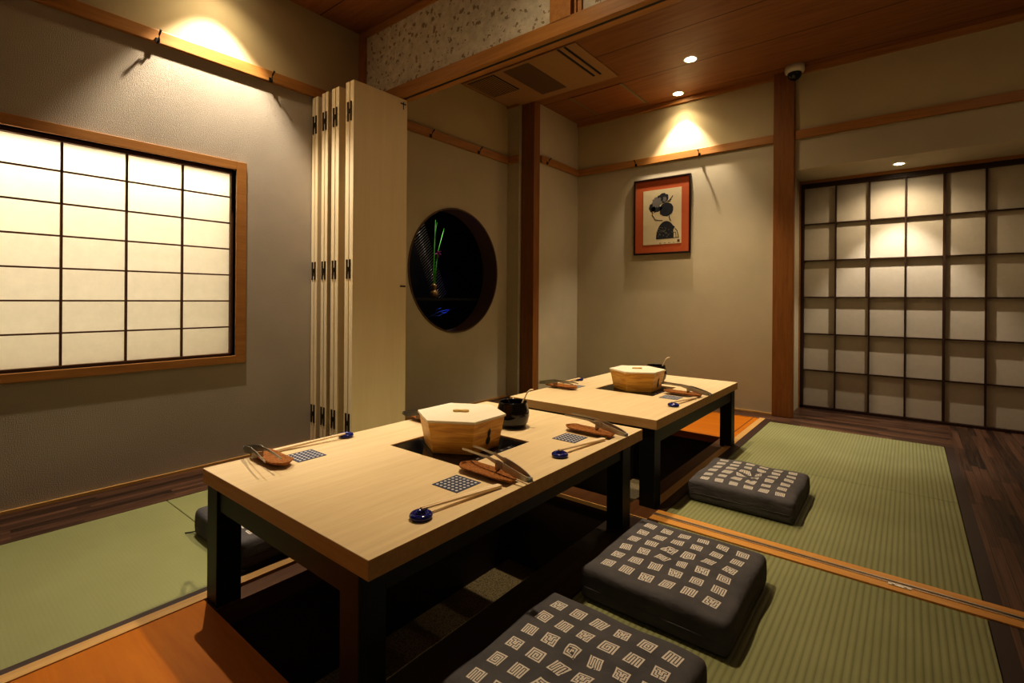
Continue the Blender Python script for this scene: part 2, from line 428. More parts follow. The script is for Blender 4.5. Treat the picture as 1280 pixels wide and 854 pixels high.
struct('wall_back', boxes((-.10, 2.03, YB, YB + .1, 0, RL)), m_wallback)
struct('wall_back', boxes((-.10, XR, YB, YB + .1, RL, H)), m_wallhi)
struct('wall_back', boxes((2.03, XR, YB, YS + .08, 1.805, RL)), m_wallback)
struct('wall_back', boxes((2.031, 2.058, YB, YS + .08, 0, 1.805), (2.031, XR, YS + .06, YS + .16, 0, 1.9)), m_wallback)
struct('wall_right', boxes((XR, XR + .1, YN, YS + .1, 0, H)), m_wallback)
struct('wall_near', boxes((-.1, XR + .1, YN - .1, YN, 0, H)), m_wallback)
struct('ceiling', boxes((-.1, XR + .1, YN - .1, YS + .1, H, H + .06)), m_ceil)
# picture rails
def rail(name, *bs):
    struct(name, boxes(*bs), m_beam, None, .003)
struct('trim_7', boxes((0, .022, YN, 3.36, 2.026, 2.086)), m_beam, None, .003)
struct('trim_8', boxes((0, .125, 3.338, 3.36, 2.026, 2.086)), m_beamx, None, .003)
struct('trim_9', boxes((.262, .284, 3.475, YB, 2.026, 2.086)), m_beam, None, .003)
struct('trim_10', boxes((.284, 1.955, YB - .022, YB, 2.026, 2.086), (2.094, XR, YB - .022, YB, 2.026, 2.086)), m_beamx, None, .003)
# ceiling edge trims
struct('trim_11', boxes((.262, XR, YB - .025, YB, 2.492, H), (.0, .125, 3.335, 3.36, 2.51, H)), m_beamx)
# posts
def post(x0, x1, y0, y1, label):
    o = obj('timber_post', boxes((x0, x1, y0, y1, 0, H)), m_post, None, .004); tag(o, label, 'post', 'red cedar posts')
post(.130, .264, 3.388, 3.473, 'slim reddish timber post standing right of the round window')
post(1.957, 2.093, YB - .035, YB + .02, 'wide reddish timber post between the framed print and the lattice screen')
# skirting
struct('baseboard_left', boxes((0, .012, YN, 3.36, 0, .012)), m_light)
struct('baseboard_back', boxes((.262, 1.957, YB - .012, YB, 0, .012)), m_light)

# header over the folding doors
struct('wall_header', boxes((0.06, 1.473, 1.868, 1.90, 2.09, 2.495), (1.632, XR, 1.868, 1.90, 2.09, 2.495)), m_floral)
struct('trim_12', boxes((0, XR, 1.845, 1.876, 2.026, 2.095), (0, XR, 1.893, 1.932, 2.026, 2.095), (0, XR, 1.86, 1.91, 2.05, 2.095), (0, XR, 1.855, 1.915, 2.49, H)), m_beamx, None, .002)
struct('trim_13', boxes((0, .062, 1.85, 1.915, 2.09, H), (1.473, 1.583, 1.845, 1.92, 2.09, H), (1.596, 1.606, 1.855, 1.91, 2.09, H), (1.613, 1.632, 1.855, 1.91, 2.09, H), (1.583, 1.613, 1.875, 1.90, 2.09, H)), m_frame)
struct('trim_14', boxes((.05, XR, 1.8765, 1.8925, 2.028, 2.05)), m_rubber)

# lit window
w = thing('window_1', '', ''); del w['label']; del w['category']; w['kind'] = 'structure'
obj('window_frame', boxes((-.045, .012, WY0 - .05, WY0, .507, 1.556), (-.045, .012, WY1, 1.168, .507, 1.556), (-.045, .012, WY0, WY1, WZ1, 1.556), (-.045, .012, WY0, WY1, .507, WZ0)), m_frame, w, .002)
obj('sash', boxes((-.062, -.03, 1.108, WY1, WZ0, WZ1), (-.062, -.03, WY0, WY0 + .012, WZ0, WZ1), (-.062, -.03, WY0, WY1, 1.497, WZ1), (-.062, -.03, WY0, WY1, WZ0, .556)), m_reveal, w)
bm = bmesh.new()
y = 1.112 - .2225
while y > WY0: bx(bm, -.052, -.040, y - .0042, y + .0042, WZ0, WZ1); y -= .2225
for i in range(6): z = .693 + i * .1362; bx(bm, -.051, -.041, WY0, WY1, z - .0035, z + .0035)
obj('lattice', bm, m_reveal, w)
bm = bmesh.new(); vs = [bm.verts.new(p) for p in ((-.053, WY0, WZ0), (-.053, WY1, WZ0), (-.053, WY1, WZ1), (-.053, WY0, WZ1))]; bm.faces.new(vs)
obj('paper_pane', bm, m_paperlit, w)
obj('light_cavity', boxes((-.36, -.35, WY0 - .1, WY1 + .1, WZ0 - .1, WZ1 + .1), (-.36, -.1, WY0 - .11, WY0 - .1, WZ0 - .1, WZ1 + .1), (-.36, -.1, WY1 + .1, WY1 + .11, WZ0 - .1, WZ1 + .1), (-.36, -.1, WY0 - .1, WY1 + .1, WZ1 + .1, WZ1 + .11), (-.36, -.1, WY0 - .1, WY1 + .1, WZ0 - .11, WZ0 - .1)), m_inside, w)

# round window and its dark niche
w = thing('window_2', '', ''); del w['label']; del w['category']; w['kind'] = 'structure'
bm = bmesh.new(); n = 96
prof = [(CR + .001, -.15), (CR + .001, .006), (CR - .010, .006), (CR - .010, -.15)]
rings = [[bm.verts.new((x_, CY + r_ * math.cos(2 * math.pi * i / n), CZ + r_ * math.sin(2 * math.pi * i / n))) for i in range(n)] for r_, x_ in prof]
for k in range(4):
    for i in range(n):
        f = bm.faces.new((rings[k][i], rings[k][(i + 1) % n], rings[(k + 1) % 4][(i + 1) % n], rings[(k + 1) % 4][i])); f.smooth = k in (1, 3) and False
obj('round_liner', bm, m_liner, w)
obj('niche', boxes((-.62, -.60, 1.9, 3.7, .3, 1.9), (-.62, -.12, 1.9, 1.92, .3, 1.9), (-.62, -.12, 3.68, 3.7, .3, 1.9), (-.62, -.12, 1.9, 3.7, .3, .32), (-.62, -.12, 1.9, 3.7, 1.88, 1.9), (-.14, -.12, 1.9, CY - CR, .3, 1.9), (-.14, -.12, CY + CR, 3.7, .3, 1.9)), m_void, w)
obj('shelf', boxes((-.45, -.15, CY - CR, CY + CR, .835, .855)), m_void, w)
# ribbed screen at the niche's left
bm = bmesh.new()
for i in range(34):
    q = i * .019
    tube(bm, [(-.43, 2.63 + q * .45, 1.42 - q), (-.43, 2.76 + q * .45, 1.53 - q)], .0016, 5)
s = obj('wire_screen', bm, m_track, None)
tag(s, 'fine dark wire screen behind the flower vase in the round window', 'screen')

v = thing('bud_vase', 'small bronze gourd vase on the shelf inside the round window', 'vase', (-.26, 2.745, .855))
bm = bmesh.new(); lathe(bm, [(.018, 0), (.033, .012), (.037, .032), (.028, .055), (.012, .066), (.017, .078), (.022, .092), (.015, .108), (.008, .115)], 28); obj('body', bm, m_gourd, v)
fl = thing('iris_stem', 'tall green leaves with one purple bloom in the bronze gourd vase', 'flower', (-.26, 2.75, .97))
bm = bmesh.new()
tube(bm, [(0, -.005, -.03), (.0, -.012, .1), (0, -.005, .3), (0, .005, .52)], [.004, .008, .007, .001], 8, 0, [.002] * 4)
tube(bm, [(0, .0, -.03), (0, .01, .1), (0, .03, .25), (0, .10, .46)], [.004, .008, .006, .001], 8, 0, [.002] * 4)
tube(bm, [(0, .008, -.03), (0, .014, .12), (0, .03, .25)], .0035, 8)
tube(bm, [(0, -.015, .30), (0, .002, .40), (0, .022, .50)], [.004, .006, .001], 8, 0, [.002] * 3)
obj('leaves', bm, m_leafg, fl)
bm = bmesh.new()
for k in range(6):
    a = k * math.pi / 3
    tube(bm, [(0, .035, .24), (.012 * math.sin(a), .035 + .022 * math.cos(a), .245 + .022 * math.sin(a)), (.022 * math.sin(a), .035 + .036 * math.cos(a), .238 + .032 * math.sin(a))], [.003, .011, .002], 8, 0, [.002, .003, .001])
obj('petals', bm, m_flower, fl)
bm = bmesh.new()
for (a, b, c_) in (((-.2, 2.62, .70), (-.2, 2.75, .745), (-.2, 2.95, .775)), ((-.2, 2.66, .715), (-.2, 2.74, .71), (-.2, 2.86, .755)), ((-.2, 2.70, .735), (-.2, 2.72, .765), (-.2, 2.77, .775)), ((-.2, 2.75, .745), (-.2, 2.80, .73), (-.2, 2.84, .735))):
    tube(bm, [a, b, c_], [.003, .004, .001], 6)
o = obj('twig_bundle', bm, m_bluebranch); tag(o, 'thin blue-lit twigs lying below the shelf in the round window', 'twig')

# ------------------------------------------------------------------ dark lattice screens at the back right
w = thing('door_2', '', ''); del w['label']; del w['category']; w['kind'] = 'structure'
obj('door_frame', boxes((2.058, XR, YS - .055, YS + .02, 1.785, 1.805), (2.058, 2.066, YS - .05, YS + .02, 0, 1.785)), m_beamx, w)
obj('screen_frame', boxes((2.066, XR, YS - .03, YS + .02, 1.752, 1.785), (2.066, 2.088, YS - .03, YS + .02, .0, 1.76), (2.066, XR, YS - .03, YS + .02, 0, .018)), m_darkwood, w)
bm = bmesh.new()
for i in range(1, 9):
    x = 2.088 + i * .2125; t = .0075 if i in (4, 8) else .005
    bx(bm, x - t, x + t, YS - .022, YS + .004, .01, 1.76)
for i in range(1, 6):
    z = .01 + i * .2905; bx(bm, 2.08, XR, YS - .020, YS + .002, z - .0045, z + .0045)
obj('lattice', bm, m_darkwood, w)
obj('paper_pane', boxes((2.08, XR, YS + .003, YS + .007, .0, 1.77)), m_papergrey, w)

# ------------------------------------------------------------------ folding partition, four folded pairs
LY0, LY1 = 1.535, 1.897
def leafpair(x0, x1, label):
    t = thing('folding_door', label, 'folding door', (x0, LY0, 0), 0, 'folded cream door pairs')
    m_ = (x1 - x0) / 2
    obj('panel', boxes((0, m_ - .0032, 0, LY1 - LY0, .012, 2.018)), m_leaf, t, .002)
    obj('panel', boxes((m_ + .0032, x1 - x0, 0, LY1 - LY0, .012, 2.018)), m_leaf, t, .002)
    for z in (1.855, 1.005, .175):
        bm = bmesh.new()
        for s_ in (-1, 1):
            xx = m_ + s_ * .014
            bx(bm, xx - .006, xx + .006, -.004, .001, z - .052, z + .052)
        bx(bm, m_ - .01, m_ + .01, -.006, 0, z - .012, z + .012)
        h = obj('hinge', bm, m_bronze, t)
    bm = bmesh.new(); lathe(bm, [(.005, 2.0), (.005, 2.024)], 10, (m_, LY1 - LY0 - .013, 0)); obj('roller_pin', bm, m_track, t)
    return t
leafpair(.006, .068, 'folded pair of narrow cream door panels against the left wall')
leafpair(.111, .174, 'folded pair of cream door panels, second from the left wall')
leafpair(.213, .285, 'folded pair of cream door panels, third from the left wall')
t = leafpair(.350, .425, 'folded cream door pair standing rightmost, its broad face lit')
obj('corner_bracket', boxes((.075, .077, LY1 - LY0 - .05, LY1 - LY0 - .012, 1.985, 1.991), (.075, .077, LY1 - LY0 - .032, LY1 - LY0 - .028, 1.955, 2.0)), m_bronze, t)
obj('finger_pull', boxes((.075, .079, LY1 - LY0 - .045, LY1 - LY0 - .008, .916, .924)), m_bronze, t)

# ------------------------------------------------------------------ hooks on the rails
def hook_bm():
    bm = bmesh.new()
    bx(bm, 0, .005, -.009, .009, -.034, -.010)
    tube(bm, [(.003, 0, -.028), (.014, 0, -.027), (.018, 0, -.014), (.022, 0, .000), (.036, 0, .008), (.044, 0, .015)], [.0045, .0045, .004, .004, .004, .0055], 8)
    return bm
hk = None
for i, (loc, rz, lb) in enumerate([
    ((.022, .763, 2.055), 0, 'black picture-rail hook above the middle of the lit window'),
    ((.022, 1.283, 2.055), 0, 'black picture-rail hook nearest left of the folded doors'),
    ((.022, 2.44, 2.055), 0, 'black rail hook above the round window, nearer the folded doors'),
    ((.022, 2.956, 2.055), 0, 'black rail hook right of the round window, left of the slim post'),
    ((.284, 3.55, 2.055), 0, 'black rail hook immediately right of the slim post'),
    ((.867, YB - .022, 2.055), -math.pi / 2, 'black rail hook above the upper left of the framed print'),
    ((1.413, YB - .022, 2.055), -math.pi / 2, 'black rail hook just right of the framed print')]):
    if i == 0:
        hk = obj('rail_hook', hook_bm(), m_hook); o = hk
    else:
        o = hk.copy(); col.objects.link(o)
    o.location = loc; o.rotation_euler = (0, 0, rz); tag(o, lb, 'hook', 'black hooks on the picture rail')

# ------------------------------------------------------------------ framed print
pt = thing('framed_print', 'framed ink print of a woman in profile with an orange mount', 'picture', (1.097, YB, 1.569), R(0))
PX, PZ = .249, .326
bm = boxes((-PX, -PX + .014, -.026, -.002, -PZ, PZ), (PX - .014, PX, -.026, -.002, -PZ, PZ), (-PX + .014, PX - .014, -.026, -.002, PZ - .014, PZ), (-PX + .014, PX - .014, -.026, -.002, -PZ, -PZ + .014))
obj('frame', bm, m_fr, pt, .002)
obj('mount', boxes((-PX + .013, PX - .013, -.016, -.003, -PZ + .013, PZ - .013)), m_redmat, pt)
ax0, ax1, az0, az1 = -.163, .172, -.243, .226
obj('art_paper', boxes((ax0, ax1, -.018, -.015, az0, az1)), m_paperart, pt)
def ap(u, v): return (ax0 + u * (ax1 - ax0), az1 - v * (az1 - az0))
def blob(bm, cu, cv, ru, rv, k=0, y=-.0185, n=30, jit=.04, seed=1, mi=0):
    rr = random.Random(seed); pts = []
    for i in range(n):
        a = 2 * math.pi * i / n; q = 1 + jit * (rr.random() - .5) * 2
        pts.append(ap(cu + ru * q * math.cos(a), cv + rv * q * math.sin(a)))
    f = bm.faces.new([bm.verts.new((p[0], y, p[1])) for p in pts]); f.material_index = mi
def stroke(bm, pts, w, y=-.0188, mi=0):
    P = [Vector((ap(u, v)[0], 0, ap(u, v)[1])) for u, v in pts]
    for a, b in zip(P, P[1:]):
        d = (b - a).normalized(); n_ = Vector((-d.z, 0, d.x)) * w * 1.35
        f = bm.faces.new([bm.verts.new((p.x, y, p.z)) for p in (a + n_, b + n_, b - n_, a - n_)]); f.material_index = mi
bm = bmesh.new()
blob(bm, .62, .375, .175, .125, seed=3); blob(bm, .53, .165, .15, .085, seed=4, jit=.12); blob(bm, .24, .32, .085, .075, seed=5, jit=.1); blob(bm, .36, .35, .14, .05, seed=15, jit=.1)
blob(bm, .37, .23, .13, .09, y=-.0186, seed=6, jit=.2, mi=1); blob(bm, .57, .19, .05, .05, y=-.0187, seed=8, jit=.3, mi=1)
stroke(bm, [(.66, .23), (.72, .2), (.78, .14)], .0025); stroke(bm, [(.60, .22), (.70, .24), (.74, .20)], .002)
stroke(bm, [(.22, .36), (.26, .43), (.24, .45), (.29, .50), (.32, .545), (.42, .565), (.52, .57)], .0022)
stroke(bm, [(.45, .42), (.48, .47)], .002); stroke(bm, [(.28, .41), (.34, .405)], .0016); stroke(bm, [(.68, .46), (.70, .54), (.73, .585)], .0028)
# kimono shoulder
pts = [ap(.36, .905)] + [ap(.61 + .26 * math.cos(a), .90 - .315 * math.sin(a)) for a in [math.pi * k / 16 for k in range(16, 3, -1)]] + [ap(.84, .70), ap(.80, .75), ap(.79, .90)]
f = bm.faces.new([bm.verts.new((p[0], -.0185, p[1])) for p in pts])
for k in range(26):
    u0, v0 = .40 + rnd.random() * .36, .70 + rnd.random() * .18
    q = [(u0, v0)]
    for _ in range(3): u0 += (rnd.random() - .5) * .07; v0 += (rnd.random() - .5) * .045; q.append((u0, v0))
    stroke(bm, q, .0011, -.0189, 1)
stroke(bm, [(.84, .73), (.90, .78), (.93, .89)], .0022); stroke(bm, [(.80, .90), (.80, .80), (.86, .80), (.87, .89)], .0018); stroke(bm, [(.36, .90), (.94, .895)], .0022)
for u, g_ in ((.44, 1), (.46, 1), (.56, 1), (.59, 1), (.67, 1), (.70, 1), (.80, 1)): stroke(bm, [(u, .975), (u + .018, .985)], .0016); 
obj('ink_figure', bm, [m_ink, m_inkg], pt)
obj('seal_stamp', boxes((ap(.90, 0)[0], ap(.96, 0)[0], -.0189, -.0182, ap(0, .975)[1], ap(0, .93)[1])), m_seal, pt)

# ------------------------------------------------------------------ ceiling fittings
t = thing('ceiling_air_panel', 'flat ceiling air conditioning panel with grilles behind the floral header', 'ceiling vent', (0, 0, H))
obj('panel', boxes((.02, 1.04, 2.77, 3.385, -.008, -.001)), m_panelc, t, .001)
bm = boxes((.05, .32, 2.79, 3.11, -.0095, -.0085)); obj('grille', bm, m_grilld, t)
bm = bmesh.new()
for i in range(12): bx(bm, .06 + i * .0215, .068 + i * .0215, 2.80, 3.10, -.0125, -.009)
obj('louvre', bm, m_panelc, t)
obj('intake_panel', boxes((.405, .635, 2.80, 3.305, -.0105, -.008)), m_grill, t)
for x in (.893, .947): obj('air_slot', boxes((x, x + .017, 2.772, 3.268, -.0105, -.0085)), m_rubber, t)
t = thing('ceiling_hatch', 'square ceiling access hatch with pale seams near the back corner', 'hatch', (0, 0, H))
obj('hatch_panel', boxes((.546, .985, 3.52, 3.985, -.006, -.001)), wood('hatch_cedar', (.27, .10, .031), (.35, .145, .048), 'x', 1), t)
obj('seam', boxes((.528, .546, 3.515, 3.99, -.007, -.001)), m_seam, t); obj('seam', boxes((.985, 1.003, 3.515, 3.99, -.007, -.001)), m_seam, t)

def downlight(x, y, z, label, lens, r=.037):
    t = thing('recessed_downlight', label, 'ceiling light', (x, y, z), 0, 'recessed ceiling downlights')
    bm = bmesh.new(); n = 32
    prof = [(r, -.001), (r + .010, -.001), (r + .010, -.005), (r, -.005)]
    rings = [[bm.verts.new((q * math.cos(2 * math.pi * i / n), q * math.sin(2 * math.pi * i / n), zz)) for i in range(n)] for q, zz in prof]
    for k in range(4):
        for i in range(n): bm.faces.new((rings[k][i], rings[k][(i + 1) % n], rings[(k + 1) % 4][(i + 1) % n], rings[(k + 1) % 4][i]))
    obj('trim_ring', bm, m_white, t)
    bm = bmesh.new(); bm.faces.new([bm.verts.new((r * math.cos(2 * math.pi * i / n), r * math.sin(2 * math.pi * i / n), -.002)) for i in range(n)]); obj('lens', bm, lens, t)
    return t
def spot(x, y, z, power, half, blend=.5, col_=(1, .76, .48), size=.03, aim=None, tilt=None):
    ld = bpy.data.lights.new('spot_lamp', 'SPOT'); ld.energy = power; ld.spot_size = R(2 * half); ld.spot_blend = blend; ld.color = col_; ld.shadow_soft_size = size
    o = bpy.data.objects.new('spot_lamp', ld); col.objects.link(o); o.location = (x, y, z)
    if aim: 
        d = Vector(aim) - Vector((x, y, z)); o.rotation_euler = d.to_track_quat('-Z', 'Y').to_euler()
    return o
def area(loc, aim, sx, sy, power, col_=(1, .8, .55)):
    ld = bpy.data.lights.new('area_lamp', 'AREA'); ld.shape = 'RECTANGLE'; ld.size = sx; ld.size_y = sy; ld.energy = power; ld.color = col_
    o = bpy.data.objects.new('area_lamp', ld); col.objects.link(o); o.location = loc
    o.rotation_euler = (Vector(aim) - Vector(loc)).to_track_quat('-Z', 'Y').to_euler(); return o
LC = (1, .86, .68); LW = (1, .79, .515)
downlight(.2, 1.0, H, 'recessed ceiling downlight close to the left wall above the lit window', m_lamp)
downlight(1.55, 1.43, H, 'recessed ceiling downlight above the near table', m_lamp)
downlight(1.55, 2.46, H, 'recessed ceiling downlight above the far table, hidden behind the header', m_lamp)
downlight(1.55, 3.46, H, 'brightest recessed ceiling downlight in the back ceiling, glaring at the camera', m_lamp2)
downlight(1.276, 3.975, H, 'recessed ceiling downlight close to the back wall above the framed print', m_lamp)
downlight(2.688, 4.33, 1.805, 'small recessed downlight in the soffit above the dark lattice screen', m_lamp2, .028)
ZL = H - .012
# wall washers: tight core and wide spill
spot(.2, 1.0, ZL, 125, 37, .5, LC, .012); spot(.2, 1.0, ZL, 13, 62, .8, LW)
spot(1.276, 3.975, ZL, 72, 38, .5, LC, .012); spot(1.276, 3.975, ZL, 12, 62, .8, LW)
spot(2.688, 4.33, 1.79, 44, 37, .5, LC, .012); spot(2.688, 4.33, 1.79, 12, 74, .8, LW, .012)
# table lights
spot(1.55, 1.43, ZL, 125, 36, .8, LW, .035); spot(1.55, 2.46, ZL, 85, 36, .8, LW, .035); spot(1.55, 3.46, ZL, 100, 40, .8, LW, .035)
spot(1.55, 1.43, ZL, 11, 75, .9, LW, .05); spot(1.55, 3.46, ZL, 9, 75, .9, LW, .05)
# window light inside its cavity
area((-.20, .41, WZ1 + .07), (-.12, .41, .9), 1.5, .12, 8, (1, .87, .66))
area((-.33, .41, 1.02), (0, .41, 1.02), 1.4, 1.0, 1.4, (1, .86, .64))
# faint blue lamp in the niche; spots added to brighten twigs, wire screen and vase
pl = bpy.data.lights.new('niche_lamp', 'POINT'); pl.energy = .06; pl.color = (.1, .15, 1); pl.shadow_soft_size = .02; o = bpy.data.objects.new('niche_lamp', pl); col.objects.link(o); o.location = (-.45, 3.22, 1.0)
spot(-.17, 2.86, .825, .5, 50, .8, (.15, .3, 1), .01, aim=(-.2, 2.76, .72))
spot(-.16, 2.75, 1.75, 5, 24, .6, (1, .9, .75), .01, aim=(-.43, 2.78, 1.25))
spot(-.16, 2.86, 1.7, 16, 13, .5, (1, .85, .6), .01, aim=(-.26, 2.76, 1.0))

# security camera
t = thing('dome_camera', 'white dome security camera with smoked lens at the top of the wide post', 'security camera', (2.10, YB - .085, H))
bm = bmesh.new(); lathe(bm, [(.062, -.001), (.064, -.03), (.060, -.045), (.050, -.052)], 36); obj('base', bm, m_white, t)
bm = bmesh.new(); lathe(bm, [(.046, -.05), (.045, -.066), (.038, -.083), (.025, -.095), (.008, -.100)], 32); obj('dome', bm, m_dome, t)

# ------------------------------------------------------------------ tables
ZT = .367
HX0, HX1, HYo = 1.414, 1.742, .477  # opening, relative y from the table's near edge
def table(x0, x1, y0, y1, lx0, lx1, ly1, hy0, label):
    cx, cy = (x0 + x1) / 2, (y0 + y1) / 2
    t = thing('low_table', label, 'table', (cx, cy, 0), 0, 'low oak tables')
    X0, X1, Y0, Y1 = x0 - cx, x1 - cx, y0 - cy, y1 - cy
    a0, a1, b0, b1 = HX0 - cx, HX1 - cx, hy0 - cy, hy0 + .326 - cy
    bm = bmesh.new()
    # top slab with an opening: 8 outer/inner verts per level
    def lev(z): return [bm.verts.new((p[0], p[1], z)) for p in ((X0, Y0), (X1, Y0), (X1, Y1), (X0, Y1), (a0, b0), (a1, b0), (a1, b1), (a0, b1))]
    T_, B_ = lev(ZT), lev(ZT - .040)
    for i in range(4):
        j = (i + 1) % 4
        bm.faces.new((T_[i], T_[j], T_[4 + j], T_[4 + i])); bm.faces.new((B_[i], B_[4 + i], B_[4 + j], B_[j]))
        f = bm.faces.new((B_[i], B_[j], T_[j], T_[i])); f.material_index = 1
        f = bm.faces.new((T_[4 + i], T_[4 + j], B_[4 + j], B_[4 + i])); f.material_index = 1
    obj('tabletop', bm, [m_table, m_edge], t, .0015)
    L0, L1, M0, M1 = lx0 - cx, lx1 - cx, y0 + .009 - cy, ly1 - cy
    bm = boxes((L0 + .065, L1 - .065, M0 + .006, M0 + .03, .262, .3265), (L0 + .065, L1 - .065, M1 - .03, M1 - .006, .262, .3265), (L0 + .006, L0 + .03, M0 + .065, M1 - .065, .262, .3265), (L1 - .03, L1 - .006, M0 + .065, M1 - .065, .262, .3265))
    obj('apron', bm, m_black, t)
    for (lx, ly) in ((L0, M0), (L1 - .065, M0), (L0, M1 - .065), (L1 - .065, M1 - .065)):
        obj('leg', boxes((lx, lx + .065, ly, ly + .065, -.004, .3265)), m_black, t, .002)
    # hob set in the opening
    c = thing('table_cooktop', '', 'cooktop', ((HX0 + HX1) / 2, hy0 + .163, ZT), 0, 'black cooktops set in the tables')
    obj('glass_plate', boxes((-.163, .163, -.162, .162, -.03, -.004)), m_glass, c)
    bm = boxes((.148, .1495, -.10, .10, -.0042, -.0037), (.138, .1395, -.10, .10, -.0042, -.0037))
    for k in range(5): bx(bm, .141, .147, -.08 + k * .038, -.068 + k * .038, -.0042, -.0037)
    obj('control_marks', bm, m_mark, c)
    return t, c
t1, c1 = table(1.193, 1.970, .549, 1.754, 1.203, 1.928, 1.742, 1.026, 'pale oak low table with black legs, nearer one, set with three place settings')
t2, c2 = table(1.200, 1.957, 1.920, 3.128, 1.212, 1.944, 3.118, 2.39, 'pale oak low table with black legs, farther one, nearer the back wall')
c1['label'] = 'black glass cooktop inset in the near table under its box'
c2['label'] = 'black glass cooktop inset in the far table under its box'

# hexagonal boxes
def hexbox(loc, label):
    t = thing('hexagonal_box', label, 'box', loc, 0, 'hexagonal cedar boxes')
    def hexp(r): return [(r * math.cos(R(-90 + 60 * k)), r * math.sin(R(-90 + 60 * k))) for k in range(6)]
    bm = bmesh.new(); prism(bm, hexp(.126), 0, .100, sc1=.147 / .126); obj('body', bm, m_box, t, .0015)
    bm = bmesh.new(); prism(bm, hexp(.1515), .1005, .1085); ld = obj('lid', bm, m_lid, t, .001)
    bm = bmesh.new()
    pts = [(-.017 + .011 * math.cos(a), .008 * math.sin(a)) for a in [math.pi * .25 + k * math.pi * 1.5 / 10 for k in range(11)]] + [(.012 + .014 * math.cos(a), .0095 * math.sin(a)) for a in [-math.pi * .78 + k * math.pi * 1.56 / 12 for k in range(13)]]
    prism(bm, [(q[0], q[1]) for q in pts], .1085, .1155); kb = obj('knob', bm, m_knob, ld, .001); kb.rotation_euler = (0, 0, R(35))
    # gourd-shaped vent on the +X face, tilted with it
    def gourd(s_):
        out = []
        for a in [-math.pi / 2 + k * math.pi / 18 for k in range(37)]: pass
        for k in range(60):
            th_ = -math.pi + 2 * math.pi * k / 60
            zc = math.cos(th_)      # -1..1 top at 0
            zz = zc * .027
            wv = .0092 if zz < -.003 else .0066
            c0 = -.014 if zz < -.001 else .011; rr = .0125 if zz < -.001 else .0115
            base = max(0, 1 - ((zz - c0) / (rr * 1.15)) ** 2) ** .5 * (.0105 if zz < -.001 else .0072)
            if zz > .0215: base = .0022
            base = max(base, .0032 if abs(zz) < .012 else 0.0004)
            out.append((math.copysign(base, math.sin(th_)) * s_, zz * s_))
        return out
    for nm, s_, off, m_ in (('vent_rim', 1.25, .0006, m_box), ('vent_opening', 1.0, .0012, m_void)):
        bm = bmesh.new(); f = bm.faces.new([bm.verts.new((0, a, b)) for a, b in gourd(s_)])
        o = obj(nm, bm, m_, t)
        r_mid = (.126 + (.147 - .126) * .47) * math.cos(R(30))
        o.location = (r_mid + off, .004, .047); o.rotation_euler = (0, math.atan((.147 - .126) * math.cos(R(30)) / .1), 0)
    return t
hb = hexbox((1.578, 1.190, ZT - .0035), 'hexagonal cedar box with pale lid on the near table')
dup(hb, (1.582, 2.560, ZT - .0035), 0, 'hexagonal cedar box with pale lid on the far table')

# black pots and ladles
def pot(loc, label):
    t = thing('lacquer_pot', label, 'pot', loc, 0, 'black pots on the tables')
    bm = bmesh.new()
    lathe(bm, [(.036, 0), (.044, .002), (.056, .02), (.0615, .045), (.060, .068), (.053, .092), (.0535, .097), (.051, .098), (.049, .093), (.055, .068), (.056, .045), (.050, .022), (.03, .010)], 48)
    obj('body', bm, m_lacq, t); return t
p1 = pot((1.578, 1.468, ZT), 'round black lacquered pot on the near table behind the box')
dup(p1, (1.575, 2.835, ZT), 0, 'round black lacquered pot on the far table, mostly hidden by the box')
def ladle_bm():
    bm = bmesh.new()
    tube(bm, [(0, 0, 0), (.022, .018, .07), (.032, .026, .102), (.040, .033, .112), (.050, .040, .114)], [.0055, .0042, .0042, .0045, .0035], 10, 0, [.003] * 5)
    lathe(bm, [(.006, -.012), (.016, -.010), (.019, 0.0), (.017, .001), (.012, -.006)], 20)
    return bm
o = obj('wooden_ladle', ladle_bm(), m_chop); o.location = (1.588, 1.468, ZT + .0325); o.rotation_euler = (0, R(3), R(-4)); tag(o, 'slim pale wooden ladle standing in the black pot on the near table', 'ladle', 'wooden ladles')
ld1 = o
o = ld1.copy(); col.objects.link(o); o.location = (1.585, 2.835, ZT + .0325); o['label'] = 'slim pale wooden ladle standing in the pot behind the far box'

# place setting pieces --------------------------------------------------
def rest_bm():
    bm = bmesh.new(); torus(bm, .0180, .0078, (0, 0, .0068)); return bm
def coaster_bm(): return boxes((-.045, .045, -.045, .045, 0, .0012))
def chop_bm():
    bm = bmesh.new()
    for s_ in (-1, 1):
        a = [(s_ * .0033 + .0, 0, .0152), (s_ * .0036, .12, .0098), (s_ * .0042, .238, .0042)]
        for (p, q, w0, w1) in ((a[0], a[1], .0022, .0030), (a[1], a[2], .0030, .0039)):
            vs = [bm.verts.new((c_[0] + dx * w_, c_[1], c_[2] + dz * w_)) for c_, w_ in ((p, w0), (q, w1)) for dx, dz in ((-1, -1), (1, -1), (1, 1), (-1, 1))]
            for f in ((0, 1, 2, 3), (7, 6, 5, 4), (0, 4, 5, 1), (1, 5, 6, 2), (2, 6, 7, 3), (3, 7, 4, 0)): bm.faces.new([vs[i] for i in f])
    return bm
